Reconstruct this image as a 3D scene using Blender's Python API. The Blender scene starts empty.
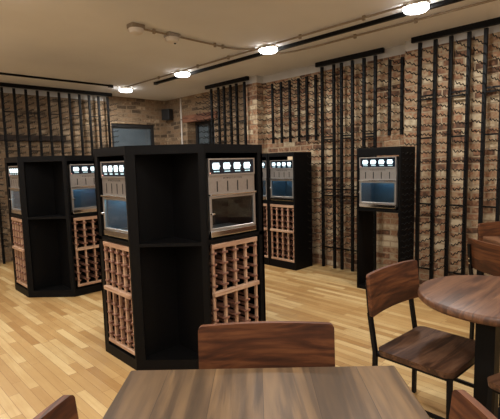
import bpy, bmesh, math, random
from mathutils import Vector, Matrix
random.seed(7)
C = bpy.context.scene.collection
sc = bpy.context.scene

# ------------------------------------------------------------------ helpers
class MB:
    """collects shapes into one mesh"""
    def __init__(self):
        self.bm = bmesh.new()
    def box(self, x0, x1, y0, y1, z0, z1, bev=0.0, seg=2):
        ret = bmesh.ops.create_cube(self.bm, size=1.0)
        vs = ret['verts']
        for v in vs:
            v.co = Vector((x0 + (v.co.x + .5) * (x1 - x0), y0 + (v.co.y + .5) * (y1 - y0), z0 + (v.co.z + .5) * (z1 - z0)))
        if bev > 0:
            es = list({e for v in vs for e in v.link_edges})
            bmesh.ops.bevel(self.bm, geom=es, offset=bev, segments=seg, affect='EDGES', profile=.5)
        return self
    def bar(self, a, b, w, h=None, up=(0, 0, 1)):
        a, b = Vector(a), Vector(b); d = (b - a); L = d.length; d.normalize()
        h = h or w
        s = d.cross(Vector(up))
        if s.length < 1e-4: s = d.cross(Vector((1, 0, 0)))
        s.normalize(); t = s.cross(d)
        q = []
        for p in (a, b):
            for i, j in ((-1, -1), (1, -1), (1, 1), (-1, 1)):
                q.append(self.bm.verts.new(p + s * (i * w / 2) + t * (j * h / 2)))
        for f in ((3, 2, 1, 0), (4, 5, 6, 7), (0, 1, 5, 4), (1, 2, 6, 5), (2, 3, 7, 6), (3, 0, 4, 7)):
            self.bm.faces.new([q[i] for i in f])
        return self
    def tube(self, pts, r, n=8):
        pts = [Vector(p) for p in pts]; rings = []
        for i, p in enumerate(pts):
            d = (pts[min(i + 1, len(pts) - 1)] - pts[max(i - 1, 0)]).normalized()
            s = d.cross(Vector((0, 0, 1)))
            if s.length < 1e-3: s = d.cross(Vector((0, 1, 0)))
            s.normalize(); t = s.cross(d)
            rr = r[i] if isinstance(r, (list, tuple)) else r
            rings.append([self.bm.verts.new(p + (s * math.cos(2 * math.pi * k / n) + t * math.sin(2 * math.pi * k / n)) * rr) for k in range(n)])
        for a, b in zip(rings, rings[1:]):
            for k in range(n):
                self.bm.faces.new((a[k], a[(k + 1) % n], b[(k + 1) % n], b[k]))
        self.bm.faces.new(rings[0][::-1]); self.bm.faces.new(rings[-1])
        return self
    def lathe(self, prof, cx=0, cy=0, n=32):
        rings = []
        for r, z in prof:
            rings.append([self.bm.verts.new((cx + r * math.cos(2 * math.pi * k / n), cy + r * math.sin(2 * math.pi * k / n), z)) for k in range(n)])
        for a, b in zip(rings, rings[1:]):
            for k in range(n):
                self.bm.faces.new((a[k], a[(k + 1) % n], b[(k + 1) % n], b[k]))
        self.bm.faces.new(rings[0][::-1]); self.bm.faces.new(rings[-1])
        return self
    def prism(self, poly, z0, z1):
        a = [self.bm.verts.new((x, y, z0)) for x, y in poly]
        b = [self.bm.verts.new((x, y, z1)) for x, y in poly]
        n = len(poly)
        self.bm.faces.new(a[::-1]); self.bm.faces.new(b)
        for k in range(n):
            self.bm.faces.new((a[k], a[(k + 1) % n], b[(k + 1) % n], b[k]))
        return self
    def prism_xz(self, poly, y0, y1):
        a = [self.bm.verts.new((x, y0, z)) for x, z in poly]
        b = [self.bm.verts.new((x, y1, z)) for x, z in poly]
        n = len(poly)
        self.bm.faces.new(a); self.bm.faces.new(b[::-1])
        for k in range(n):
            self.bm.faces.new((a[(k + 1) % n], a[k], b[k], b[(k + 1) % n]))
        return self
    def board(self, p, q, t, z0, z1):
        """upright board from p to q (xy), thickness t to the left of p->q"""
        p, q = Vector(p), Vector(q); d = (q - p).normalized(); n = Vector((-d.y, d.x)) * t
        return self.prism([tuple(p), tuple(q), tuple(q + n), tuple(p + n)], z0, z1)
    def data(self, name, m, smooth=False):
        bmesh.ops.recalc_face_normals(self.bm, faces=self.bm.faces)
        me = bpy.data.meshes.new(name); self.bm.to_mesh(me); self.bm.free()
        if m: me.materials.append(m)
        if smooth:
            me.polygons.foreach_set('use_smooth', [True] * len(me.polygons))
            try: me.set_sharp_from_angle(angle=math.radians(40))
            except Exception: pass
        return me
    def build(self, name, m, parent=None, smooth=False):
        return link(name, self.data(name, m, smooth), parent)

def link(name, me, parent=None, loc=None):
    o = bpy.data.objects.new(name, me); C.objects.link(o)
    if parent is not None: o.parent = parent
    if loc is not None: o.location = loc
    return o
def tag(o, label, cat, group=None, kind=None):
    o['label'] = label; o['category'] = cat
    if group: o['group'] = group
    if kind: o['kind'] = kind
    return o
def thing(name, label, cat, loc=(0, 0, 0), rz=0.0, group=None):
    o = bpy.data.objects.new(name, None); C.objects.link(o)
    o.location = loc; o.rotation_euler = (0, 0, rz); o.empty_display_size = .1
    return tag(o, label, cat, group)
def struct(name, mb, m, smooth=False):
    o = mb.build(name, m, None, smooth); o['kind'] = 'structure'; return o
def dup(o, parent=None):
    c = o.copy(); C.objects.link(c)
    if parent is not None: c.parent = parent
    for ch in list(o.children): dup(ch, c)
    return c

# ------------------------------------------------------------------ materials
def srgb(r, g, b):
    f = lambda c: (c / 255 / 12.92) if c / 255 <= .04045 else ((c / 255 + .055) / 1.055) ** 2.4
    return (f(r), f(g), f(b), 1)
def newmat(name):
    m = bpy.data.materials.new(name); m.use_nodes = True
    nt = m.node_tree; b = nt.nodes['Principled BSDF']
    return m, nt, b
def N(nt, t, **kw):
    n = nt.nodes.new(t)
    for k, v in kw.items(): setattr(n, k, v)
    return n
def ramp(nt, stops, interp='LINEAR'):
    r = N(nt, 'ShaderNodeValToRGB'); e = r.color_ramp; e.interpolation = interp
    while len(e.elements) < len(stops): e.elements.new(.5)
    for el, (p, c) in zip(e.elements, stops): el.position = p; el.color = c
    return r
def bump(nt, b, sock, strength, dist):
    bp = N(nt, 'ShaderNodeBump'); bp.inputs['Strength'].default_value = strength; bp.inputs['Distance'].default_value = dist
    nt.links.new(sock, bp.inputs['Height']); nt.links.new(bp.outputs[0], b.inputs['Normal'])
def mat_plain(name, col, rough=.5, metal=0, var=.12, scale=14, spec=.5):
    m, nt, b = newmat(name); L = nt.links
    tc = N(nt, 'ShaderNodeTexCoord'); no = N(nt, 'ShaderNodeTexNoise'); no.inputs['Scale'].default_value = scale; no.inputs['Detail'].default_value = 4
    L.new(tc.outputs['Object'], no.inputs['Vector'])
    lo = tuple(c * (1 - var) for c in col[:3]) + (1,); hi = tuple(min(1, c * (1 + var)) for c in col[:3]) + (1,)
    r = ramp(nt, [(.3, lo), (.7, hi)]); L.new(no.outputs['Fac'], r.inputs[0]); L.new(r.outputs[0], b.inputs['Base Color'])
    b.inputs['Roughness'].default_value = rough; b.inputs['Metallic'].default_value = metal
    b.inputs['Specular IOR Level'].default_value = spec
    return m
def mat_emit(name, col, strength):
    m, nt, b = newmat(name)
    b.inputs['Base Color'].default_value = (.8, .8, .8, 1)
    b.inputs['Emission Color'].default_value = col; b.inputs['Emission Strength'].default_value = strength
    return m
def mat_glass(name, tint=(1, 1, 1, 1)):
    m, nt, b = newmat(name); nt.nodes.remove(b); L = nt.links
    out = nt.nodes['Material Output']
    tr = N(nt, 'ShaderNodeBsdfTransparent'); tr.inputs[0].default_value = tint
    gl = N(nt, 'ShaderNodeBsdfGlossy'); gl.inputs['Roughness'].default_value = .02
    fr = N(nt, 'ShaderNodeFresnel')
    # same reflectance on both faces of the thin sheet
    ge = N(nt, 'ShaderNodeNewGeometry'); io = N(nt, 'ShaderNodeMath', operation='MULTIPLY_ADD'); io.inputs[1].default_value = 1 / 1.45 - 1.45; io.inputs[2].default_value = 1.45
    L.new(ge.outputs['Backfacing'], io.inputs[0]); L.new(io.outputs[0], fr.inputs[0])
    mx = N(nt, 'ShaderNodeMixShader')
    L.new(fr.outputs[0], mx.inputs[0]); L.new(tr.outputs[0], mx.inputs[1]); L.new(gl.outputs[0], mx.inputs[2]); L.new(mx.outputs[0], out.inputs[0])
    return m
def mat_wood(name, dark, mid, light, rough=.4, axis='X', grain=1.0, plank=None, bmp=.15, spec=.5):
    """grain runs along the local axis; optional glued planks of the given width across it"""
    m, nt, b = newmat(name); L = nt.links
    tc = N(nt, 'ShaderNodeTexCoord')
    mp = N(nt, 'ShaderNodeMapping')
    mp.inputs['Scale'].default_value = {'X': (.9, 9, 9), 'Y': (9, .9, 9), 'Z': (9, 9, .9)}[axis]
    vec = tc.outputs['Object']
    if plank:
        # each plank takes its own slice of the pattern
        sep = N(nt, 'ShaderNodeSeparateXYZ'); L.new(vec, sep.inputs[0])
        dv = N(nt, 'ShaderNodeMath', operation='DIVIDE'); dv.inputs[1].default_value = plank
        L.new(sep.outputs[1 if axis == 'X' else 0], dv.inputs[0])
        fl = N(nt, 'ShaderNodeMath', operation='FLOOR'); L.new(dv.outputs[0], fl.inputs[0])
        wn = N(nt, 'ShaderNodeTexWhiteNoise', noise_dimensions='1D'); L.new(fl.outputs[0], wn.inputs['W'])
        sc3 = N(nt, 'ShaderNodeVectorMath', operation='SCALE'); sc3.inputs['Scale'].default_value = 5.0; L.new(wn.outputs['Color'], sc3.inputs[0])
        ad = N(nt, 'ShaderNodeVectorMath', operation='ADD'); L.new(vec, ad.inputs[0]); L.new(sc3.outputs[0], ad.inputs[1])
        vec = ad.outputs[0]
    L.new(vec, mp.inputs['Vector'])
    n1 = N(nt, 'ShaderNodeTexNoise'); n1.inputs['Scale'].default_value = 1.6 * grain; n1.inputs['Detail'].default_value = 6; n1.inputs['Distortion'].default_value = 1.2
    L.new(mp.outputs[0], n1.inputs['Vector'])
    wv = N(nt, 'ShaderNodeMath', operation='MULTIPLY'); wv.inputs[1].default_value = 26
    L.new(n1.outputs['Fac'], wv.inputs[0])
    sn = N(nt, 'ShaderNodeMath', operation='SINE'); L.new(wv.outputs[0], sn.inputs[0])
    n2 = N(nt, 'ShaderNodeTexNoise'); n2.inputs['Scale'].default_value = 9 * grain; n2.inputs['Detail'].default_value = 5
    L.new(mp.outputs[0], n2.inputs['Vector'])
    mu = N(nt, 'ShaderNodeMath', operation='MULTIPLY_ADD'); mu.inputs[1].default_value = .07; L.new(sn.outputs[0], mu.inputs[0])
    L.new(n1.outputs['Fac'], mu.inputs[2])
    av = N(nt, 'ShaderNodeMath', operation='MULTIPLY_ADD'); av.inputs[1].default_value = .45; L.new(n2.outputs['Fac'], av.inputs[0])
    sb = N(nt, 'ShaderNodeMath', operation='SUBTRACT'); sb.inputs[1].default_value = .225; L.new(mu.outputs[0], sb.inputs[0]); L.new(sb.outputs[0], av.inputs[2])
    fac = av.outputs[0]
    if plank:
        a2 = N(nt, 'ShaderNodeMath', operation='MULTIPLY_ADD'); a2.inputs[1].default_value = .14; a2.inputs[2].default_value = -.07
        L.new(wn.outputs['Value'], a2.inputs[0])
        a3 = N(nt, 'ShaderNodeMath', operation='ADD'); L.new(a2.outputs[0], a3.inputs[0]); L.new(fac, a3.inputs[1]); fac = a3.outputs[0]
    r = ramp(nt, [(.25, dark), (.5, mid), (.75, light)]); L.new(fac, r.inputs[0])
    col = r.outputs[0]
    if plank:
        fr = N(nt, 'ShaderNodeMath', operation='FRACT'); L.new(dv.outputs[0], fr.inputs[0])
        lt = N(nt, 'ShaderNodeMath', operation='LESS_THAN'); lt.inputs[1].default_value = .010; L.new(fr.outputs[0], lt.inputs[0])
        mx = N(nt, 'ShaderNodeMix', data_type='RGBA'); L.new(lt.outputs[0], mx.inputs[0]); L.new(col, mx.inputs[6]); mx.inputs[7].default_value = tuple(c * .6 for c in dark[:3]) + (1,)
        col = mx.outputs[2]
    L.new(col, b.inputs['Base Color'])
    b.inputs['Roughness'].default_value = rough; b.inputs['Specular IOR Level'].default_value = spec
    bump(nt, b, fac, bmp, .004)
    return m
def mat_brick(name, along, stops, mortar, bw=.23, rh=.078, ms=.010, dirt=.5, bmp=.8):
    """brick courses; along = world axis the wall runs along"""
    m, nt, b = newmat(name); L = nt.links
    tc = N(nt, 'ShaderNodeTexCoord'); sep = N(nt, 'ShaderNodeSeparateXYZ'); L.new(tc.outputs['Object'], sep.inputs[0])
    ws = N(nt, 'ShaderNodeTexNoise'); ws.inputs['Scale'].default_value = 2.2; ws.inputs['Detail'].default_value = 3
    L.new(tc.outputs['Object'], ws.inputs['Vector'])
    # wobble the courses like old hand-laid brick
    w1 = N(nt, 'ShaderNodeMath', operation='MULTIPLY_ADD'); w1.inputs[1].default_value = .07; w1.inputs[2].default_value = -.035; L.new(ws.outputs['Fac'], w1.inputs[0])
    za = N(nt, 'ShaderNodeMath', operation='ADD'); L.new(sep.outputs[2], za.inputs[0]); L.new(w1.outputs[0], za.inputs[1])
    if along == 'XY':
        ha = N(nt, 'ShaderNodeMath', operation='ADD'); L.new(sep.outputs[0], ha.inputs[0]); L.new(sep.outputs[1], ha.inputs[1]); h = ha.outputs[0]
    else:
        h = sep.outputs[{'X': 0, 'Y': 1}[along]]
    cb = N(nt, 'ShaderNodeCombineXYZ'); L.new(h, cb.inputs[0]); L.new(za.outputs[0], cb.inputs[1])
    br = N(nt, 'ShaderNodeTexBrick'); L.new(cb.outputs[0], br.inputs['Vector'])
    br.inputs['Color1'].default_value = (0, 0, 0, 1); br.inputs['Color2'].default_value = (1, 1, 1, 1); br.inputs['Mortar'].default_value = (.5, .5, .5, 1)
    br.inputs['Scale'].default_value = 1; br.inputs['Mortar Size'].default_value = ms; br.inputs['Mortar Smooth'].default_value = .3
    br.inputs['Brick Width'].default_value = bw; br.inputs['Row Height'].default_value = rh
    r = ramp(nt, stops); 
    nf = N(nt, 'ShaderNodeTexNoise'); nf.inputs['Scale'].default_value = 22; nf.inputs['Detail'].default_value = 6; L.new(tc.outputs['Object'], nf.inputs['Vector'])
    nb = N(nt, 'ShaderNodeTexNoise'); nb.inputs['Scale'].default_value = 1.5; nb.inputs['Detail'].default_value = 4; L.new(tc.outputs['Object'], nb.inputs['Vector'])
    bwn = N(nt, 'ShaderNodeRGBToBW'); L.new(br.outputs['Color'], bwn.inputs[0])
    m1 = N(nt, 'ShaderNodeMath', operation='MULTIPLY_ADD'); m1.inputs[1].default_value = 1.1; m1.inputs[2].default_value = -.55; L.new(nf.outputs['Fac'], m1.inputs[0])
    s1 = N(nt, 'ShaderNodeMath', operation='ADD'); L.new(bwn.outputs[0], s1.inputs[0]); L.new(m1.outputs[0], s1.inputs[1])
    m2 = N(nt, 'ShaderNodeMath', operation='MULTIPLY_ADD'); m2.inputs[1].default_value = dirt; m2.inputs[2].default_value = -dirt / 2; L.new(nb.outputs['Fac'], m2.inputs[0])
    s2 = N(nt, 'ShaderNodeMath', operation='ADD'); L.new(s1.outputs[0], s2.inputs[0]); L.new(m2.outputs[0], s2.inputs[1])
    L.new(s2.outputs[0], r.inputs[0])
    mx = N(nt, 'ShaderNodeMix', data_type='RGBA'); L.new(br.outputs['Fac'], mx.inputs[0]); L.new(r.outputs[0], mx.inputs[6]); mx.inputs[7].default_value = mortar
    L.new(mx.outputs[2], b.inputs['Base Color'])
    b.inputs['Roughness'].default_value = .9; b.inputs['Specular IOR Level'].default_value = .2
    inv = N(nt, 'ShaderNodeMath', operation='MULTIPLY_ADD'); inv.inputs[1].default_value = -1.0; L.new(br.outputs['Fac'], inv.inputs[0]); L.new(nf.outputs['Fac'], inv.inputs[2])
    bump(nt, b, inv.outputs[0], bmp, .012)
    return m
def mat_floor():
    m, nt, b = newmat('oak_strip_floor'); L = nt.links
    tc = N(nt, 'ShaderNodeTexCoord'); sep = N(nt, 'ShaderNodeSeparateXYZ'); L.new(tc.outputs['Object'], sep.inputs[0])
    cb = N(nt, 'ShaderNodeCombineXYZ'); L.new(sep.outputs[1], cb.inputs[0]); L.new(sep.outputs[0], cb.inputs[1])
    br = N(nt, 'ShaderNodeTexBrick'); L.new(cb.outputs[0], br.inputs['Vector'])
    br.offset = .37; br.offset_frequency = 2; br.squash = .75; br.squash_frequency = 3
    br.inputs['Color1'].default_value = (0, 0, 0, 1); br.inputs['Color2'].default_value = (1, 1, 1, 1); br.inputs['Mortar'].default_value = (.5, .5, .5, 1)
    br.inputs['Scale'].default_value = 1; br.inputs['Mortar Size'].default_value = .0012; br.inputs['Mortar Smooth'].default_value = .2
    br.inputs['Brick Width'].default_value = .8; br.inputs['Row Height'].default_value = .068
    mp = N(nt, 'ShaderNodeMapping'); mp.inputs['Scale'].default_value = (22, 1.6, 1); L.new(tc.outputs['Object'], mp.inputs['Vector'])
    n1 = N(nt, 'ShaderNodeTexNoise'); n1.inputs['Scale'].default_value = 1.5; n1.inputs['Detail'].default_value = 6; n1.inputs['Distortion'].default_value = .8; L.new(mp.outputs[0], n1.inputs['Vector'])
    n2 = N(nt, 'ShaderNodeTexNoise'); n2.inputs['Scale'].default_value = 3.5; n2.inputs['Detail'].default_value = 3; L.new(tc.outputs['Object'], n2.inputs['Vector'])
    bwn = N(nt, 'ShaderNodeRGBToBW'); L.new(br.outputs['Color'], bwn.inputs[0])
    a = N(nt, 'ShaderNodeMath', operation='MULTIPLY_ADD'); a.inputs[1].default_value = .6; a.inputs[2].default_value = -.3; L.new(n1.outputs['Fac'], a.inputs[0])
    s = N(nt, 'ShaderNodeMath', operation='ADD'); L.new(bwn.outputs[0], s.inputs[0]); L.new(a.outputs[0], s.inputs[1])
    a2 = N(nt, 'ShaderNodeMath', operation='MULTIPLY_ADD'); a2.inputs[1].default_value = .5; a2.inputs[2].default_value = -.25; L.new(n2.outputs['Fac'], a2.inputs[0])
    s2 = N(nt, 'ShaderNodeMath', operation='ADD'); L.new(s.outputs[0], s2.inputs[0]); L.new(a2.outputs[0], s2.inputs[1])
    r = ramp(nt, [(.0, srgb(158, 120, 72)), (.3, srgb(172, 136, 86)), (.65, srgb(182, 148, 97)), (1.0, srgb(202, 174, 124))])
    L.new(s2.outputs[0], r.inputs[0])
    mx = N(nt, 'ShaderNodeMix', data_type='RGBA'); L.new(br.outputs['Fac'], mx.inputs[0]); L.new(r.outputs[0], mx.inputs[6]); mx.inputs[7].default_value = srgb(120, 80, 45)
    L.new(mx.outputs[2], b.inputs['Base Color'])
    b.inputs['Roughness'].default_value = .38; b.inputs['Specular IOR Level'].default_value = .4
    bump(nt, b, n1.outputs['Fac'], .08, .003)
    return m

M = {}
M['floor'] = mat_floor()
M['ceiling'] = mat_plain('ceiling_paint', srgb(226, 226, 226), .9, var=.03, scale=1.5, spec=.2)
M['plaster'] = mat_plain('white_plaster', srgb(196, 192, 186), .9, var=.05, scale=6, spec=.2)
M['wallpaint'] = mat_plain('warm_wall_paint', srgb(226, 222, 216), .9, var=.03, scale=2, spec=.2)
bs = [(.0, srgb(92, 70, 56)), (.2, srgb(136, 98, 74)), (.4, srgb(162, 135, 105)), (.58, srgb(146, 102, 76)), (.76, srgb(172, 148, 117)), (1., srgb(192, 174, 145))]
M['brick_right'] = mat_brick('old_brick_right', 'Y', bs, srgb(164, 142, 115))
M['brick_return'] = mat_brick('old_brick_return', 'XY', bs, srgb(150, 128, 104))
ls = [(.0, srgb(86, 72, 58)), (.25, srgb(112, 94, 74)), (.5, srgb(146, 122, 96)), (.75, srgb(128, 102, 78)), (1., srgb(170, 148, 120))]
M['brick_left'] = mat_brick('old_brick_left', 'X', ls, srgb(138, 118, 95), bw=.22, rh=.08, ms=.012)
M['brick_end'] = mat_brick('old_brick_end', 'Y', ls, srgb(138, 118, 95), bw=.22, rh=.08, ms=.012)
M['black_wood'] = mat_plain('black_painted_wood', srgb(11, 10, 10), .5, var=.15, scale=30, spec=.10)
M['black_metal'] = mat_plain('black_steel', srgb(14, 13, 12.5),   .5, 0, var=.15, scale=40, spec=.14)
M['wire'] = mat_plain('black_wire', srgb(13, 12, 11), .5, 0, var=.1, spec=.3)
M['steel'] = mat_plain('brushed_steel', srgb(168, 162, 156), .36, .8, var=.06, scale=60)
M['chrome'] = mat_plain('chrome', srgb(220, 220, 220), .12, 1.0, var=.03)
M['navy'] = mat_plain('navy_display_panel', srgb(14, 28, 44), .2, 0, var=.1)
M['slot'] = mat_plain('black_slot', srgb(12, 12, 12), .6, 0, var=.1)
M['lining'] = mat_plain('chamber_lining', srgb(78, 86, 90), .45, .2, var=.08)
M['lining_dark'] = mat_plain('dark_chamber_lining', srgb(30, 28, 27), .5, .1, var=.08)  # darker copy of the lining, shade of an unlit chamber put into the colour
M['screen'] = mat_emit('lit_screen', (.62, .92, 1, 1), .62)
M['screen_text'] = mat_emit('screen_caption', (.12, .7, .85, 1), .25)
M['red_led'] = mat_emit('red_led', (1, .2, .1, 1), .6)
M['led'] = mat_emit('blue_led', (.34, .68, 1, 1), 9)
M['led_bright'] = mat_emit('bright_blue_led', (.34, .70, .96, 1), 28)
M['glass'] = mat_glass('door_glass', (.86, .92, .96, 1))
M['redwood'] = mat_wood('pale_redwood', srgb(140, 102, 76), srgb(168, 130, 102), srgb(186, 152, 124), .6, 'Z', 1.0)
M['redwood_rung'] = mat_wood('redwood_rung', srgb(96, 58, 44), srgb(124, 84, 66), srgb(148, 108, 86), .6, 'Y', 1.0)  # darker than the posts: shade inside the rack is put into the colour
M['redwood_rail'] = mat_wood('pale_redwood_rail', srgb(146, 108, 82), srgb(174, 138, 110), srgb(190, 158, 130), .6, 'X', 1.0)
M['chair_wood'] = mat_wood('dark_walnut', srgb(44, 22, 12), srgb(78, 43, 23), srgb(114, 69, 39), .5, 'X', .8, spec=.3)
M['seat_wood'] = mat_wood('walnut_seat', srgb(46, 28, 19), srgb(80, 53, 37), srgb(116, 84, 61), .40, 'X', .9, plank=.11, spec=.35)
M['table_wood'] = mat_wood('reclaimed_tabletop', srgb(68, 52, 36), srgb(92, 71, 49), srgb(118, 92, 62), .42, 'Y', .55, plank=.175, bmp=.35, spec=.35)
M['round_wood'] = mat_wood('round_tabletop', srgb(64, 40, 26), srgb(92, 60, 40), srgb(118, 82, 56), .42, 'X', .8, plank=.13, bmp=.3)
M['light_housing'] = mat_plain('white_lamp_rim', srgb(225, 220, 210), .5, 0, var=.02)
M['diffuser'] = mat_emit('lamp_diffuser', (1, .98, .95, 1), 6)
M['conduit'] = mat_plain('galvanised_conduit', srgb(150, 136, 118), .45, .5, var=.08)
M['white_plastic'] = mat_plain('white_plastic', srgb(214, 206, 196), .5, 0, var=.03)
M['dark_plastic'] = mat_plain('dark_plastic', srgb(30, 30, 32), .55, 0, var=.1)
M['lintel'] = mat_wood('lintel_timber', srgb(84, 52, 38), srgb(120, 78, 56), srgb(146, 100, 74), .8, 'Y', 1)
M['dark_timber'] = mat_wood('dark_timber', srgb(34, 26, 21), srgb(50, 38, 30), srgb(66, 50, 40), .8, 'X', 1)
M['window_frame'] = mat_plain('black_window_frame', srgb(32, 31, 31), .5, 0, var=.1)
M['window_blind'] = mat_plain('grey_window_backing', srgb(118, 116, 114), .6, 0, var=.18, scale=2.5)  # backing, no real blind; its grey stands in for light reflected on the glass
M['paper'] = mat_plain('beige_card', srgb(200, 178, 146), .8, 0, var=.05)
M['floor_trim'] = mat_plain('threshold', srgb(120, 90, 60), .5)

# ------------------------------------------------------------------ camera (1.55 m high, slight downward tilt and roll)
cam = bpy.data.cameras.new('camera'); co = bpy.data.objects.new('camera', cam); C.objects.link(co)
RT = [(0.715591, -0.092541, 0.692362), (-0.698033, -0.057753, 0.713733), (-0.026064, -0.994033, -0.105924)]
right = Vector([r[0] for r in RT]); up = Vector([-r[1] for r in RT]); back = Vector([-r[2] for r in RT])
mw = Matrix.Identity(4)
for i in range(3):
    mw[i][0] = right[i]; mw[i][1] = up[i]; mw[i][2] = back[i]
mw.translation = (0, 0, 1.55)
co.matrix_world = mw
cam.sensor_width = 36; cam.sensor_fit = 'HORIZONTAL'; cam.lens = 431.87 / 500 * 36; cam.clip_start = .05
sc.camera = co

# ------------------------------------------------------------------ room
CZ = 2.96
XW, XP, XA, XN = 5.25, 5.10, 5.45, 5.12       # recessed wall, pier, end wall, near wall planes
XL, YN = -3.2, -3.6
f = MB().box(XL - .2, 5.9, YN - .2, 8.6, -.1, 0); struct('floor', f, M['floor'])
c = MB().box(XL - .2, 5.9, YN - .2, 8.6, CZ, CZ + .12); struct('ceiling', c, M['ceiling'])
struct('wall_right_near', MB().box(XN, 5.7, YN, 2.52, 0, 2.84), M['brick_right'])
struct('wall_right', MB().box(XW, 5.7, 2.52, 5.03, 0, 2.85), M['brick_right'])
struct('wall_right_pier', MB().box(XP, 5.7, 5.03, 5.30, 0, 2.85), M['brick_return'])
struct('wall_right_end', MB().box(XA, 5.85, 5.30, 6.55, 0, CZ).box(XA, 5.85, 7.43, 8.4, 0, CZ).box(XA, 5.85, 6.55, 7.43, 0, 1.0).box(XA, 5.85, 6.55, 7.43, 2.45, CZ), M['brick_end'])
struct('wall_back', MB().box(XL, 4.03, 8.05, 8.5, 0, 2.82), M['brick_left'])
struct('wall_back_end', MB().box(4.03, 4.15, 8.2, 8.5, 0, CZ).box(5.15, XA, 8.2, 8.5, 0, CZ).box(4.15, 5.15, 8.2, 8.5, 0, 1.0).box(4.15, 5.15, 8.2, 8.5, 2.43, CZ), M['brick_left'])
struct('wall_left', MB().box(XL - .2, XL, YN, 8.5, 0, CZ), M['wallpaint'])
struct('wall_front', MB().box(XL, 5.8, YN - .2, YN, 0, CZ), M['wallpaint'])
struct('trim_1', MB().box(XN, 5.7, YN, 2.52, 2.84, CZ), M['plaster'])
struct('trim_2', MB().box(XW, 5.7, 2.52, 5.03, 2.85, CZ), M['plaster'])
struct('trim_3', MB().box(XP, 5.7, 5.03, 5.30, 2.85, CZ), M['plaster'])
struct('trim_4', MB().box(XL, 4.03, 8.05, 8.5, 2.82, CZ), M['plaster'])
struct('trim_5', MB().box(XA - .03, XA + .12, 6.45, 7.55, 2.43, 2.57, .008), M['lintel'])
struct('trim_6', MB().box(.6, 3.16, 8.0, 8.08, 2.03, 2.13, .006), M['dark_timber'])

def window(name, w, h, loc, rz, bars):
    """origin at sill centre, faces local -y"""
    fr = MB().box(-w / 2, w / 2, 0, .06, 0, .06).box(-w / 2, w / 2, 0, .06, h - .07, h).box(-w / 2, -w / 2 + .06, 0, .06, .06, h - .07).box(w / 2 - .06, w / 2, 0, .06, .06, h - .07)
    for bx in bars: fr.box(bx - .02, bx + .02, .01, .05, .06, h - .07)
    o = struct(name, fr, M['window_frame']); o.location = loc; o.rotation_euler = (0, 0, rz)
    MB().box(-w / 2 + .05, w / 2 - .05, .028, .034, .05, h - .06).build('pane', M['glass'], o)
    MB().box(-w / 2 + .02, w / 2 - .02, .05, .055, .02, h - .02).build('blind', M['window_blind'], o)
    return o
window('window_1', 1.0, 1.43, (4.65, 8.24, 1.0), 0, [])
window('window_2', .88, 1.45, (5.66, 6.99, 1.0), -math.pi / 2, [0.0])

# ------------------------------------------------------------------ wire-armed wine racks on the walls
def wavy(L, waves=3.2, amp=.010):
    pts = []
    for i in range(25):
        t = i / 24
        pts.append((-L * t, 0, amp * math.sin(2 * math.pi * waves * t) * (1 if t > .04 else 0)))
    pts.append((-L - .002, 0, .02))
    return MB().tube(pts, .0055, 5)
ARM = .33
arm_me = wavy(ARM).data('wire_arm', M['wire'])
def arm_cloud(places):
    b = MB()
    for (x, y, z, rz) in places:
        cs, sn = math.cos(rz), math.sin(rz); pts = []
        for i in range(13):
            t = i / 12; d = -ARM * t
            pts.append((x + d * cs, y + d * sn, z + .010 * math.sin(6.4 * math.pi * t)))
        b.tube(pts, .0055, 4)
    return b
def wall_rack(label, origin, rz, uprights, zs, head, rungs, first, group='wire armed metal wine racks reaching from floor to ceiling', base=0.0):
    """uprights: offsets along the local y; arms reach out along local -x.  first(u,z) ranks the arms that show"""
    t = thing('wine_rack', label, 'wine rack', origin, rz, group)
    top = 2.93
    MB().box(-.022, .022, head[0], head[1], top - .03, top + .03).build('header_bar', M['black_metal'], t)
    up_me = MB().box(-.017, .017, -.018, .018, base, top - .045).data('upright', M['black_metal'])
    for u in uprights: link('upright', up_me, t, (0, u, 0))
    for (u0, u1, z) in rungs:
        MB().box(-.009, .009, u0, u1, z - .009, z + .009).build('rung', M['black_metal'], t)
    allp = sorted([(first(u, z), u, z) for u in uprights for z in zs if first(u, z) < 90])
    for k, (_, u, z) in enumerate(allp[:100]):
        link('wire_arm', arm_me, t, (-.02, u, z))
    rest = allp[100:]
    if rest:
        o = arm_cloud([(-.02, u, z, 0) for _, u, z in rest]).build('wire_arms', M['wire'], t); o['kind'] = 'stuff'
    return t
ZS = [.32 + .1 * i for i in range(25)]
# near rack on the right wall
u6 = [2.30, 2.122, 1.95, 1.763, 1.598, 1.43]
r6 = []
for z in (.24, 1.02, 1.79, 2.235, 2.275):
    for a in (0, 2, 4): r6.append((u6[a + 1], u6[a], z))
wall_rack('tall black wine rack on the brick wall behind the round table and chairs', (5.04, 0, 0), 0, u6, ZS, (1.33, 2.40), r6, lambda u, z: abs(z - 1.7) * .5 + (0 if u > 1.5 else 5) + (99 if (u < 1.7 and z < 1.05) or (u > 2.25 and z < 1.72) else 0))
u5 = [3.785, 3.585, 3.46, 3.285, 3.11, 2.945]
r5 = []
for z in (.30, 1.06, 1.15, 1.86, 1.90):
    for a in ((0, 2, 4) if z > 1.5 else (0, 1, 2, 3, 4)): r5.append((u5[a + 1], u5[a], z))
wall_rack('tall black wine rack standing between the right-hand cabinet and the dispenser stand', (5.17, 0, 0), 0, u5, ZS, (2.83, 3.89), r5, lambda u, z: abs(z - 1.6) + (0 if u > 3.2 or z > 1.6 else 2))
u3 = [6.098, 5.905, 5.757, 5.588, 5.437, 5.243]
r3 = [(u3[a + 1], u3[a], z) for a in (0, 2, 4) for z in (1.05, 1.8, 2.26)]
wall_rack('tall black wine rack beside the far window, rising behind the middle cabinet', (5.03, 0, 0), 0, u3, [z for z in ZS if z > 1.6], (5.15, 6.25), r3, lambda u, z: -z)
ul = [2.148 + .182 * k for k in range(-3, 11)]
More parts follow.
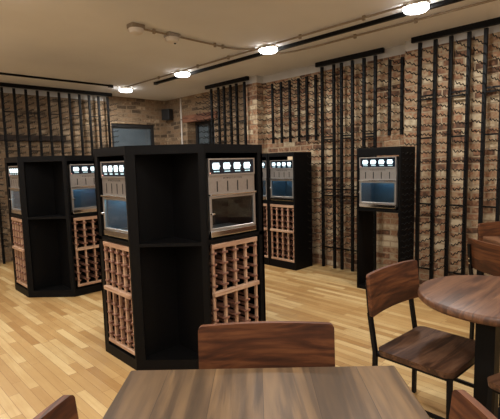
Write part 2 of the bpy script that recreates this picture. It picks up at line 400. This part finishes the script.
rl = [(-ul[a + 1], -ul[a], z) for a in range(1, 13, 2) for z in (1.05, 1.86, 2.5)]
wall_rack('widest black wine rack, long row of uprights on the wall behind the left cabinet', (0, 7.93, 0), math.pi / 2, [-u for u in ul], [z for z in ZS if z > .3], (-4.06, -1.4), rl, lambda u, z: (0 if (-u < 2.3) else 0 if z > 1.7 else 9) + abs(z - 2.1))

def peg_rail(label, x, y, z0, z1, arms, group):
    t = thing('wall_peg_rail', label, 'wine rack', (x, y, z0), 0, group)
    MB().box(-.015, .015, -.016, .016, 0, z1 - z0).build('upright', M['black_metal'], t)
    for z in (0.08, z1 - z0 - .08): MB().box(.018, XW - x + .002, -.012, .012, z - .012, z + .012).build('bracket', M['black_metal'], t)
    for k in range(arms): link('wire_arm', arm_me, t, (-.018, 0, .06 + k * .1))
    return t
for k, (y, w) in enumerate(zip([4.77, 4.585, 4.41, 4.235, 4.08, 3.915], ['first', 'second', 'third', 'fourth', 'fifth', 'last'])):
    peg_rail('%s from the pier of six short black rails above the right wall cabinets' % w, 5.19, y, 1.86, 2.80, 9, 'short wire armed rails above the right-hand cabinet')
for y, w in ((2.755, 'left'), (2.59, 'right')):
    peg_rail('%s one of two short black wall rails with wire arms above the dispenser stand' % w, 5.19, y, 1.86, 2.80, 9, 'short wire armed rails above the dispenser stand')

# ------------------------------------------------------------------ wine dispenser (origin: bottom centre of the front, faces local -y)
def text_mesh(s, size):
    cu = bpy.data.curves.new('txt', 'FONT'); cu.body = s; cu.size = size; cu.align_x = 'CENTER'; cu.align_y = 'CENTER'; cu.space_character = 1.5; cu.extrude = .0006
    o = bpy.data.objects.new('txt', cu); C.objects.link(o)
    bpy.context.view_layer.update()
    dg = bpy.context.evaluated_depsgraph_get()
    me = bpy.data.meshes.new_from_object(o.evaluated_get(dg))
    me.transform(Matrix.Rotation(math.pi / 2, 4, 'X'))
    bpy.data.objects.remove(o)
    me.materials.clear(); me.materials.append(M['slot'])
    return me
TXT = text_mesh('WINESTATION', .021)
def dispenser(label, w, loc, rz, lit=True, group='four bottle wine dispensers in the cabinets'):
    d, h = .34, .60
    t = thing('wine_dispenser', label, 'wine dispenser', loc, rz, group)
    x0, x1 = -w / 2, w / 2
    # outer case: back, sides, top, bottom
    MB().box(x0, x0 + .012, .02, d, .015, h).box(x1 - .012, x1, .02, d, .015, h).box(x0, x1, d - .012, d, .015, h).box(x0, x1, .02, d, h - .012, h).box(x0, x1, .02, d, .015, .035).build('case', M['steel'], t)
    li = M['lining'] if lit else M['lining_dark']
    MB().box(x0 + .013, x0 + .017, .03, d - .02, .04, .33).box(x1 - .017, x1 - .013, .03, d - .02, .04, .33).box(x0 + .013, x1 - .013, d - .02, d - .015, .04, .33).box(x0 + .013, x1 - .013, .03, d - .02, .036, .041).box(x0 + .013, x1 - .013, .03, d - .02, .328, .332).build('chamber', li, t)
    # display band
    MB().box(x0, x1, 0, .02, .472, .485).box(x0, x1, 0, .02, .59, h).box(x0, x0 + .011, 0, .02, .485, .59).box(x1 - .011, x1, 0, .02, .485, .59).build('display_frame', M['steel'], t)
    dp = MB().box(x0 + .011, x1 - .011, .006, .02, .485, .59).build('display_panel', M['navy'], t)
    n = 4; pitch = (w - .05) / n
    for k in range(n):
        cx = x0 + .025 + pitch * (k + .5); a, b = pitch * .33, .024
        poly = [(cx - a + .006, .543 - b), (cx + a * .75, .543 - b), (cx + a * .8, .543 - .008), (cx + a * 1.12, .543), (cx + a * .8, .543 + .008), (cx + a * .75, .543 + b), (cx - a + .006, .543 + b), (cx - a, .543 + b - .008), (cx - a, .543 - b + .008)]
        MB().prism_xz(poly, .003, .0065).build('screen', M['screen'], dp)
        cb = MB()
        for j in range(4): cb.box(cx - a + .01 + j * a * .42, cx - a + .01 + j * a * .42 + a * .3, .0045, .0065, .499, .507)
        cb.build('screen_caption', M['screen_text'], dp)
    MB().box(x0 + .016, x0 + .022, .003, .0065, .489, .495).build('status_led', M['red_led'], dp)
    # steel spout panel
    sp = MB().box(x0, x1, .006, .02, .335, .471, .002, 1).build('spout_panel', M['steel'], t)
    for k in range(n):
        cx = x0 + .03 + (w - .06) * (k + .5) / n
        MB().box(cx - .0045, cx + .0045, .004, .0065, .352, .43).build('spout_slot', M['slot'], sp)
    link('lettering', TXT, sp, (0, .0058, .452))
    MB().box(x0, x1, -.016, .012, .322, .336, .003, 1).build('ledge', M['chrome'], t)
    # glass door
    dr = MB().box(x0, x0 + .022, 0, .02, .06, .320, .002, 1).box(x1 - .022, x1, 0, .02, .06, .320, .002, 1).box(x0 + .022, x1 - .022, 0, .02, .302, .320, .002, 1).box(x0 + .022, x1 - .022, 0, .02, .06, .078, .002, 1).build('door', M['steel'], t)
    MB().box(x0 + .021, x1 - .021, .008, .013, .077, .303).build('pane', M['glass'], dr)
    MB().tube([(x0 + .011, 0, .19), (x0 + .011, -.02, .19)], .009, 10).box(x0 + .004, x0 + .03, -.026, -.018, .184, .196, .002, 1).build('lock_handle', M['chrome'], dr)
    # bottom rail and feet
    MB().box(x0, x1, -.006, .02, .015, .058, .004, 2).build('drip_rail', M['chrome'], t)
    for x in (x0 + .03, x1 - .03):
        MB().lathe([(.012, 0), (.012, .015)], x, .03, 12).build('foot', M['slot'], t)
        MB().lathe([(.012, 0), (.012, .015)], x, d - .03, 12).build('foot', M['slot'], t)
    # drip grid inside and pour glass shelf
    g = MB()
    for k in range(9): g.box(x0 + .04, x1 - .04, .05 + k * .028, .058 + k * .028, .05, .056)
    g.box(x0 + .035, x0 + .045, .045, .29, .046, .054).box(x1 - .045, x1 - .035, .045, .29, .046, .054)
    g.build('drip_grid', M['steel'], t)
    if lit: MB().box(x0 + .05, x1 - .05, .22, .232, .318, .327).build('led_strip', M['led_bright' if lit == 2 else 'led'], t)
    return t

# ------------------------------------------------------------------ wooden bottle rack (part of a cabinet); origin bottom centre of the front, faces -y
_rm = {}
def bottle_rack(parent, w, loc, rz, h=.82, mid=.45):
    r = MB().box(-w / 2, w / 2, .295, .30, 0, h).build('bottle_rack', M['black_wood'], parent)
    r.location = loc; r.rotation_euler = (0, 0, rz)
    for (a, b, dy) in ((h - .038, h, -.006), (mid - .016, mid + .016, -.022), (0, .03, -.006)):
        MB().box(-w / 2, w / 2, dy, .022, a, b, .003, 1).build('rail', M['redwood_rail'], r)
    n = 5; kp = ('p', w)
    for k in range(n):
        x = -w / 2 + .014 + (w - .028) * k / (n - 1)
        for (a, b) in ((.03, mid - .016), (mid + .016, h - .038)):
            MB().box(x - .010, x + .010, 0, .024, a, b, .002, 1).build('post', M['redwood'], r)
        MB().box(x - .0115, x + .0115, .27, .29, .03, h - .038).build('rear_post', M['redwood'], r)
        kind = -1 if k == 0 else 1 if k == n - 1 else 0
        if kind not in _rm:
            l, rr = (-.010 if kind == -1 else -.027), (.010 if kind == 1 else .027)
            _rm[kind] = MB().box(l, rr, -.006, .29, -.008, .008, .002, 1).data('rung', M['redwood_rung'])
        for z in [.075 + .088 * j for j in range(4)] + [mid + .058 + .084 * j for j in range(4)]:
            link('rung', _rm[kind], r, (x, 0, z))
    return r

# ------------------------------------------------------------------ octagonal wine cabinet with a corner niche
P = [(0, .52), (0, 0), (.395, -.41), (1.0, -.41), (1.36, -.05), (1.36, .52), (.97, .93), (.395, .93)]
BW = M['black_wood']
def island(label, loc):
    t = thing('wine_cabinet', label, 'cabinet', loc, 0, 'eight sided black wine cabinets')
    MB().prism(P, 1.635, 1.70).build('top_panel', BW, t)
    MB().prism(P, 0, .085).build('plinth', BW, t)
    # hidden sides
    for a, b in ((3, 4), (4, 5), (5, 6), (6, 7), (7, 0)):
        MB().board(P[a], P[b], .02, .085, 1.635).build('side_panel', BW, t)
    # niche walls meet in the corner behind
    MB().box(0, .395, 0, .02, .085, 1.635).build('niche_wall', BW, t)
    MB().box(.395, .415, -.41, .02, .085, 1.635).build('niche_wall', BW, t)
    MB().prism([(.012, -.012), (.395, -.398), (.395, 0), (.012, 0)], .955, .98).build('niche_shelf', BW, t)
    # niche face frame
    d = Vector((.395, -.41)).normalized(); p1, p2 = Vector(P[1]), Vector(P[2])
    MB().board(p1, p1 + d * .07, .02, .085, 1.635).build('niche_stile', BW, t)
    MB().board(p2 - d * .04, p2, .02, .085, 1.635).build('niche_stile', BW, t)
    # left bay, front on x = 0
    MB().box(0, .02, .455, .52, .085, 1.635).build('stile', BW, t)
    MB().box(0, .395, .50, .52, .085, 1.635).build('bay_wall', BW, t)
    MB().box(.375, .395, .02, .50, .085, 1.635).build('bay_back', BW, t)
    MB().box(.0, .375, .02, .50, .965, .994).build('bay_shelf', BW, t)
    # right bay, front on y = -.41
    MB().box(.945, 1.0, -.41, -.39, .085, 1.635).build('stile', BW, t)
    MB().box(.98, 1.0, -.41, .0, .085, 1.635).build('bay_wall', BW, t)
    MB().box(.415, .98, -.02, .0, .085, 1.635).build('bay_back', BW, t)
    MB().box(.415, .98, -.41, -.02, .965, .994).build('bay_shelf', BW, t)
    bottle_rack(t, .43, (.008, .237, .110), -math.pi / 2, .845, .462)
    bottle_rack(t, .475, (.686, -.402, .110), 0, .845, .462)
    return t
I1 = (1.55, 2.88, 0); I2 = (1.61, 5.56, 0)
island('black eight-sided wine cabinet in the middle of the room behind the chair and table', I1)
island('black eight-sided wine cabinet at the left, nearer the back wall', I2)
for (ix, iy, _), nm, lits in ((I1, 'middle', (2, 0)), (I2, 'left', (2, 1))):
    dispenser('wine dispenser with blue-lit glass chamber in the left face of the %s cabinet' % nm, .405, (ix + .012, iy + .226, .994), -math.pi / 2, lits[0])
    dispenser(('wine dispenser with dark glass door in the right face of the %s cabinet' if not lits[1] else 'wine dispenser with blue-lit glass chamber in the right face of the %s cabinet') % nm, .475, (ix + .684, iy - .398, .994), 0, lits[1])

# ------------------------------------------------------------------ straight cabinets against the right wall (front faces -x)
def straight(label, y0, y1):
    w = y1 - y0
    t = thing('wine_cabinet', label, 'cabinet', (4.69, (y0 + y1) / 2, 0), -math.pi / 2, 'tall black wine cabinets against the right wall')
    a, b = -w / 2, w / 2
    MB().box(a, b, 0, .39, 1.64, 1.695).build('top_panel', BW, t)
    MB().box(a, b, 0, .39, 0, .105).build('plinth', BW, t)
    MB().box(a, a + .025, 0, .39, .105, 1.64).build('side_panel', BW, t)
    MB().box(b - .025, b, 0, .39, .105, 1.64).build('side_panel', BW, t)
    MB().box(a + .025, b - .025, .37, .39, .105, 1.64).build('back_panel', BW, t)
    MB().box(a + .025, b - .025, 0, .37, .948, .985).build('bay_shelf', BW, t)
    bottle_rack(t, w - .055, (0, .008, .11), 0, .83, .445)
    return t
straight('black wine cabinet against the right wall, the one with its plain side showing', 3.92, 4.43)
straight('black wine cabinet against the right wall, half hidden by the middle cabinet', 4.44, 4.95)
dispenser('wine dispenser with blue-lit chamber in the right wall cabinet whose side shows', .445, (4.70, 4.175, .986), -math.pi / 2)
dispenser('wine dispenser half hidden behind the right edge of the middle cabinet', .445, (4.70, 4.695, .986), -math.pi / 2)
tag(MB().box(-.002, .002, -.045, .045, 0, .045).build('note_card', M['paper']), 'small beige card at the top of the right wall cabinet above its dispenser', 'card').location = (4.697, 4.00, 1.5865)

# ------------------------------------------------------------------ open stand with a dispenser
t = thing('dispenser_stand', 'open black stand with one dispenser, backed by the brick wall', 'stand', (4.52, 2.537, 0), -math.pi / 2)
a, b = -.275, .275
MB().box(a, b, 0, .35, 1.675, 1.695).build('top_panel', M['black_metal'], t)
MB().box(a, a + .02, 0, .35, .04, 1.675).build('side_panel', BW, t)
sp = MB().box(b - .02, b, 0, .35, .04, 1.675).build('side_panel', BW, t)
for k in range(24):
    pts = [(b + .004, .02 + .32 * i / 24, .10 + k * .066 + .010 * math.sin(i / 24 * 6 * math.pi)) for i in range(25)]
    MB().tube(pts, .004, 4).build('wire_ridge', M['wire'], sp)
MB().box(a + .02, b - .02, .0, .35, .955, .985).build('bay_shelf', BW, t)
MB().box(a, b, 0, .35, 0, .04).build('base_panel', BW, t)
MB().box(a + .02, b - .02, 0, .02, 1.6, 1.675).build('top_rail', BW, t)
dispenser('wine dispenser with blue-lit chamber on the open stand by the brick wall', .465, (4.525, 2.55, .986), -math.pi / 2)
pc = MB().tube([(4.80, 2.42, .965), (4.80, 2.425, .90), (4.81, 2.41, .80), (4.80, 2.43, .66), (4.82, 2.42, .52), (4.84, 2.37, .40), (4.85, 2.40, .25), (4.86, 2.43, .10), (4.86, 2.46, .045)], .007, 6).build('power_cord', M['dark_plastic'], None, True)
tag(pc, 'black power cord hanging under the dispenser on the open stand', 'cord')

# ------------------------------------------------------------------ chairs (origin on the floor under the seat centre; back towards +y)
def rr_profile(u, half, r):
    d = half - abs(u)
    return 0 if d >= r else r - math.sqrt(max(0, r * r - (r - d) ** 2))
def span(half, r, n):
    us = [-half + r * (1 - math.cos(math.pi / 2 * k / 6)) for k in range(6)]
    us += [-half + r + (2 * half - 2 * r) * k / n for k in range(n + 1)]
    us += [-u for u in us[:6][::-1]]
    return us
def seat_mesh():
    hx, hy, r, n = .262, .217, .045, 14
    b = MB(); cols = []
    for u in span(hx, r, n):
        ins = rr_profile(u, hx, r); col = []
        for s in range(13):
            v = -1 + 2 * s / 12; y = v * (hy - ins)
            dish = -.012 * max(0, 1 - (u / hx) ** 2) * max(0, 1 - (y / hy) ** 2)
            col.append((u, y, dish))
        cols.append(col)
    T = [[b.bm.verts.new((x, y, .465 + z)) for x, y, z in c_] for c_ in cols]
    B = [[b.bm.verts.new((x * .985, y * .985, .432)) for x, y, z in c_] for c_ in cols]
    m_, k_ = len(cols), 13
    for i in range(m_ - 1):
        for j in range(k_ - 1):
            b.bm.faces.new((T[i][j], T[i + 1][j], T[i + 1][j + 1], T[i][j + 1]))
            b.bm.faces.new((B[i][j], B[i][j + 1], B[i + 1][j + 1], B[i + 1][j]))
        b.bm.faces.new((T[i][0], B[i][0], B[i + 1][0], T[i + 1][0]))
        b.bm.faces.new((T[i][-1], T[i + 1][-1], B[i + 1][-1], B[i][-1]))
    for j in range(k_ - 1):
        b.bm.faces.new((T[0][j], T[0][j + 1], B[0][j + 1], B[0][j]))
        b.bm.faces.new((T[-1][j], B[-1][j], B[-1][j + 1], T[-1][j + 1]))
    return b.data('seat', M['seat_wood'], True)
BZ0, BZ1, BHW, SAG = .650, .895, .276, .031
def back_y(u, z): return .238 + (z - BZ0) * .10 + SAG * (1 - (u / BHW) ** 2)
def back_mesh():
    r, th = .018, .022
    b = MB(); F, K = [], []
    for u in span(BHW, r, 18):
        ins = rr_profile(u, BHW, r); z0, z1 = BZ0 + ins, BZ1 - ins
        cf, ck = [], []
        for s in range(7):
            z = z0 + (z1 - z0) * s / 6; y = back_y(u, z)
            cf.append(b.bm.verts.new((u, y - th / 2, z))); ck.append(b.bm.verts.new((u, y + th / 2, z)))
        F.append(cf); K.append(ck)
    for i in range(len(F) - 1):
        for j in range(6):
            b.bm.faces.new((F[i][j], F[i + 1][j], F[i + 1][j + 1], F[i][j + 1]))
            b.bm.faces.new((K[i][j], K[i][j + 1], K[i + 1][j + 1], K[i + 1][j]))
        b.bm.faces.new((F[i][0], K[i][0], K[i + 1][0], F[i + 1][0]))
        b.bm.faces.new((F[i][-1], F[i + 1][-1], K[i + 1][-1], K[i][-1]))
    for j in range(6):
        b.bm.faces.new((F[0][j], F[0][j + 1], K[0][j + 1], K[0][j]))
        b.bm.faces.new((F[-1][j], K[-1][j], K[-1][j + 1], F[-1][j + 1]))
    bm = b.bm
    return b.data('backrest', M['chair_wood'], True)
SEAT, BACK = seat_mesh(), back_mesh()
GC = 'wooden chairs with black metal legs'
def make_chair(label):
    t = thing('dining_chair', label, 'chair', (0, 0, 0), 0, GC)
    link('seat', SEAT, t); link('backrest', BACK, t)
    bm_ = M['black_metal']
    for s in (-1, 1):
        x = s * .235
        MB().bar((s * .225, -.195, .425), (s * .235, -.205, 0), .024, .024, (0, 1, 0)).build('leg', bm_, t)
        yb = back_y(x, .66) + .025; yt = back_y(x, .86) + .025
        lg = MB().bar((s * .238, .24, 0), (x, .235, .44), .026, .022, (0, 1, 0)).bar((x, .235, .43), (x, yb, .66), .026, .022, (0, 1, 0)).bar((x, yb, .65), (x, yt, .85), .026, .012, (0, 1, 0)).build('leg', bm_, t)
        for z in (.69, .73):
            MB().tube([(x, back_y(x, z) + .030, z), (x, back_y(x, z) + .036, z)], .007, 8).build('bolt', M['chrome'], lg)
        MB().bar((s * .234, -.20, .19), (s * .238, .24, .19), .018, .018).build('stretcher', bm_, t)
    MB().bar((-.225, -.195, .42), (.225, -.195, .42), .022, .022).bar((-.225, .22, .42), (.225, .22, .42), .022, .022).bar((-.225, -.2, .42), (-.225, .235, .42), .022, .022).bar((.225, -.2, .42), (.225, .235, .42), .022, .022).build('seat_frame', bm_, t)
    return t
chair0 = make_chair('wooden chair turned sideways beside the round table, its seat and backrest fully in view')
def put(o, x, y, ang, label=None):
    """ang = direction (deg, world) in which the backrest lies"""
    o.location = (x, y, 0); o.rotation_euler = (0, 0, math.radians(ang - 90))
    if label: o['label'] = label
    return o
def put_by_end(o, E, a, out, half, label):
    """E: world xy of one upper end of the backrest, a: direction to the other end, out: backward direction"""
    a = Vector(a).normalized(); n = Vector((-a.y, a.x))
    if n.dot(Vector(out)) < 0: n = -n
    org = Vector(E) + a * half - n * .262
    return put(o, org.x, org.y, math.degrees(math.atan2(n.y, n.x)), label)
put(chair0, 2.425, 1.0, 87)
put(dup(chair0), 1.035, .998, 45, 'wooden chair at the far end of the rectangular table, broad dark backrest showing')
put_by_end(dup(chair0), (.452, 1.242), (-.766, -.643), (-.643, .766), BHW, 'wooden chair along the left side of the rectangular table, only a dark backrest corner showing')
put_by_end(dup(chair0), (1.238, .442), (-.733, -.681), (.681, -.733), BHW, 'wooden chair along the right side of the rectangular table, lit backrest corner showing')
put_by_end(dup(chair0), (3.74, 1.27), (-.54, -.84), (-.84, .54), BHW, 'wooden chair behind the round table, tucked into the far square table')
put(dup(chair0), 2.407, .385, -107, 'wooden chair on the near side of the round table, only a seat corner showing')
put_by_end(dup(chair0), (4.565, 1.465), (.91, -.41), (.41, .91), BHW, 'wooden chair farthest back, against the brick wall behind the far table')

# ------------------------------------------------------------------ tables
def rect_table(label, center, rz, wx, wy, z, mat, grp=None, th=.035, legs=False):
    t = thing('dining_table', label, 'table', (center[0], center[1], 0), rz, grp)
    MB().box(-wx / 2, wx / 2, -wy / 2, wy / 2, z - th, z, .006, 3).build('tabletop', mat, t, True)
    if legs:
        for sx in (-1, 1):
            for sy in (-1, 1):
                lx, ly = sx * (wx / 2 - .07), sy * (wy / 2 - .07)
                MB().box(lx - .025, lx + .025, ly - .025, ly + .025, 0, z - th).build('leg', M['black_metal'], t)
        return t
    MB().box(-.055, .055, -.055, .055, .02, z - th).build('column', M['black_metal'], t)
    MB().box(-.10, .10, -.10, .10, 0, .03, .006, 2).build('base', M['black_metal'], t)
    MB().box(-.25, .25, -.03, .03, z - th - .02, z - th).box(-.03, .03, -.25, .25, z - th - .02, z - th).build('support_plate', M['black_metal'], t)
    return t
q = Vector((.7071, .7071)); mid = Vector((1.1035, 1.095)); cc = mid - q * .64
rect_table('wooden rectangular table with pale brown planked top, nearest to the camera', cc, -math.pi / 4, 0.993, 1.28, .785, M['table_wood'], legs=True)
n1 = Vector((-.72, -.69)); n2 = Vector((.69, -.72)); A = Vector((4.515, 1.405)); c2 = A + n1 * .34 + n2 * .34
rect_table('square wooden table at the right edge between the two farthest chairs', c2, math.radians(43.8), .68, .68, .785, M['round_wood'], th=.05)
t = thing('dining_table', 'round wooden table with a black column at the right edge of the room', 'table', (2.64, .725, 0), 0)
prof = [(.0001, .735), (.405, .735), (.420, .738), (.427, .745), (.430, .757), (.428, .772), (.422, .781), (.412, .785), (.0001, .785)]
MB().lathe(prof, 0, 0, 64).build('tabletop', M['round_wood'], t, True)
for cx in (-.2275, .2275): MB().box(cx - .0475, cx + .0475, -.062, .033, .03, .735).build('column', M['black_metal'], t)
MB().box(-.30, .30, -.06, .03, 0, .03, .006, 2).build('base', M['black_metal'], t)
MB().box(-.25, .2, -.05, 0, .715, .735).box(-.03, .03, -.25, .25, .715, .735).build('support_plate', M['black_metal'], t)

# ------------------------------------------------------------------ ceiling lights, tracks, conduit, detectors
LAMP = bpy.data.lights.new('lamp', 'AREA'); LAMP.shape = 'DISK'; LAMP.size = .2; LAMP.energy = 9.5; LAMP.color = (1, .985, .96)
def ceiling_light(x, y, label, grp):
    t = thing('ceiling_light', label, 'ceiling light', (x, y, CZ), 0, grp)
    MB().lathe([(.112, 0), (.116, -.006), (.116, -.02), (.106, -.024), (.0001, -.024)], 0, 0, 32).build('housing', M['light_housing'], t, True)
    MB().lathe([(.112, -.0245), (.112, -.045), (.100, -.060), (.06, -.066), (.0001, -.068)], 0, 0, 32).build('diffuser', M['diffuser'], t, True)
    lo = bpy.data.objects.new('lamp', LAMP); C.objects.link(lo); lo.parent = t; lo.location = (0, 0, -.07)
    return t
GL = 'round ceiling lights'
for y, w in zip((1.87, 3.73, 5.52, 7.27), ('nearest', 'second nearest', 'third', 'farthest')):
    ceiling_light(4.0, y, '%s of the four glowing round ceiling lights in line along the black track' % w, GL)
for x, ys, w in ((4.0, (.05, -1.75), 'along the black track behind the camera'), (1.0, (-1.75, .05, 1.87, 3.73, 5.52, 7.2), 'over the tables outside the picture'), (-1.8, (-1.75, .05, 1.87, 3.73, 5.52), 'along the far side of the room outside the picture')):
    for y in ys: ceiling_light(x, y, 'round ceiling light ' + w, GL)

t = thing('ceiling_track', 'thick black track running along the four ceiling lights', 'track', (4.11, 0, 0), 0)
MB().box(-.02, .02, -2.0, 6.42, CZ - .04, CZ - .002).build('rail', M['black_metal'], t)
MB().box(-.026, .026, 6.40, 6.47, CZ - .045, CZ - .001).build('end_cap', M['dark_plastic'], t)
t = thing('ceiling_track', 'thin black track on the ceiling above the left wall rack', 'track', (0, 7.12, 0), 0)
MB().box(-2.5, 3.62, -.014, .014, CZ - .03, CZ - .002).build('rail', M['black_metal'], t)
MB().box(3.60, 3.67, -.024, .024, CZ - .045, CZ - .001).build('end_cap', M['dark_plastic'], t)
def conduit(label, pts, clips, r=.011):
    t = thing('conduit', label, 'conduit', (0, 0, 0), 0)
    MB().tube(pts, r, 8).build('pipe', M['conduit'], t, True)
    for x, y in clips: MB().box(x - .011, x + .011, y - .014, y + .014, CZ - .045, CZ).build('clip', M['conduit'], t)
    return t
zc = CZ - .022
conduit('thin metal conduit left of the black track, running past every ceiling light', [(3.90, -2, zc), (3.895, 3.9, zc), (3.885, 7.2, zc)], [(3.9, 2.35), (3.9, 3.15), (3.9, 4.35), (3.89, 5.0), (3.89, 6.0)])
conduit('thin metal conduit right of the black track, leaving the second nearest light', [(4.0, 3.84, zc), (4.18, 3.86, zc), (4.29, 3.78, zc), (4.35, 3.6, zc), (4.37, 3.3, zc), (4.39, -2, zc)], [(4.385, 2.05), (4.38, 2.75)])
conduit('metal conduit linking the two ceiling detectors to the light track', [(2.34, 4.0, zc), (3.55, 4.0, zc), (3.72, 3.97, zc), (3.80, 3.92, zc), (3.862, 3.82, zc)], [(2.56, 4.0), (3.38, 4.0), (3.5, 4.0)])
def detector(label, x, y, dark):
    t = thing('ceiling_detector', label, 'detector', (x, y, CZ), 0, 'ceiling detectors')
    MB().box(-.075, .075, -.055, .055, -.045, 0, .008, 2).build('base', M['conduit'] if not dark else M['steel'], t)
    MB().lathe([(.075, -.045), (.075, -.06), (.062, -.085), (.03, -.098), (.0001, -.10)], 0, 0, 24).build('dome', M['white_plastic'], t, True)
    if dark: MB().lathe([(.012, -.10), (.012, -.108), (.0001, -.11)], .02, -.02, 10).build('sensor', M['slot'], t)
    return t
detector('white ceiling detector at the far end of the conduit, left of the other one', 2.34, 3.98, False)
detector('white ceiling detector midway on the conduit, with dark sensor spots', 2.79, 4.01, True)

# ------------------------------------------------------------------ speaker and pipe on the end wall
t = thing('wall_speaker', 'small black loudspeaker high in the far corner of the brick wall', 'speaker', (5.38, 7.98, 2.52), math.radians(-70), )
MB().box(-.10, .10, -.13, .02, 0, .23, .012, 2).build('cabinet', M['dark_plastic'], t)
MB().box(-.088, .088, -.134, -.129, .012, .218, .002, 1).build('grille', M['slot'], t)
MB().box(-.02, .02, .02, .075, .09, .14).build('bracket', M['black_metal'], t)
t = thing('wall_pipe', 'pale vertical pipe on the end wall between speaker and window', 'pipe', (5.43, 7.60, 0), 0)
MB().tube([(0, 0, .02), (0, 0, CZ - .02)], .016, 8).build('pipe', M['white_plastic'], t, True)
for z in (.6, 1.6, 2.5): MB().box(-.022, .022, -.022, .022, z - .012, z + .012).build('clip', M['conduit'], t)

# ------------------------------------------------------------------ world and view
w = bpy.data.worlds.new('world'); sc.world = w; w.use_nodes = True
w.node_tree.nodes['Background'].inputs[0].default_value = (.01, .01, .012, 1)
vs = sc.view_settings
vs.view_transform = 'Standard'; vs.look = 'None'; vs.gamma = 1; vs.use_curve_mapping = False
vs.exposure = 1.52
sc.cycles.use_denoising = True
sc.cycles.max_bounces = 8; sc.cycles.diffuse_bounces = 4
sc.cycles.sample_clamp_indirect = 6
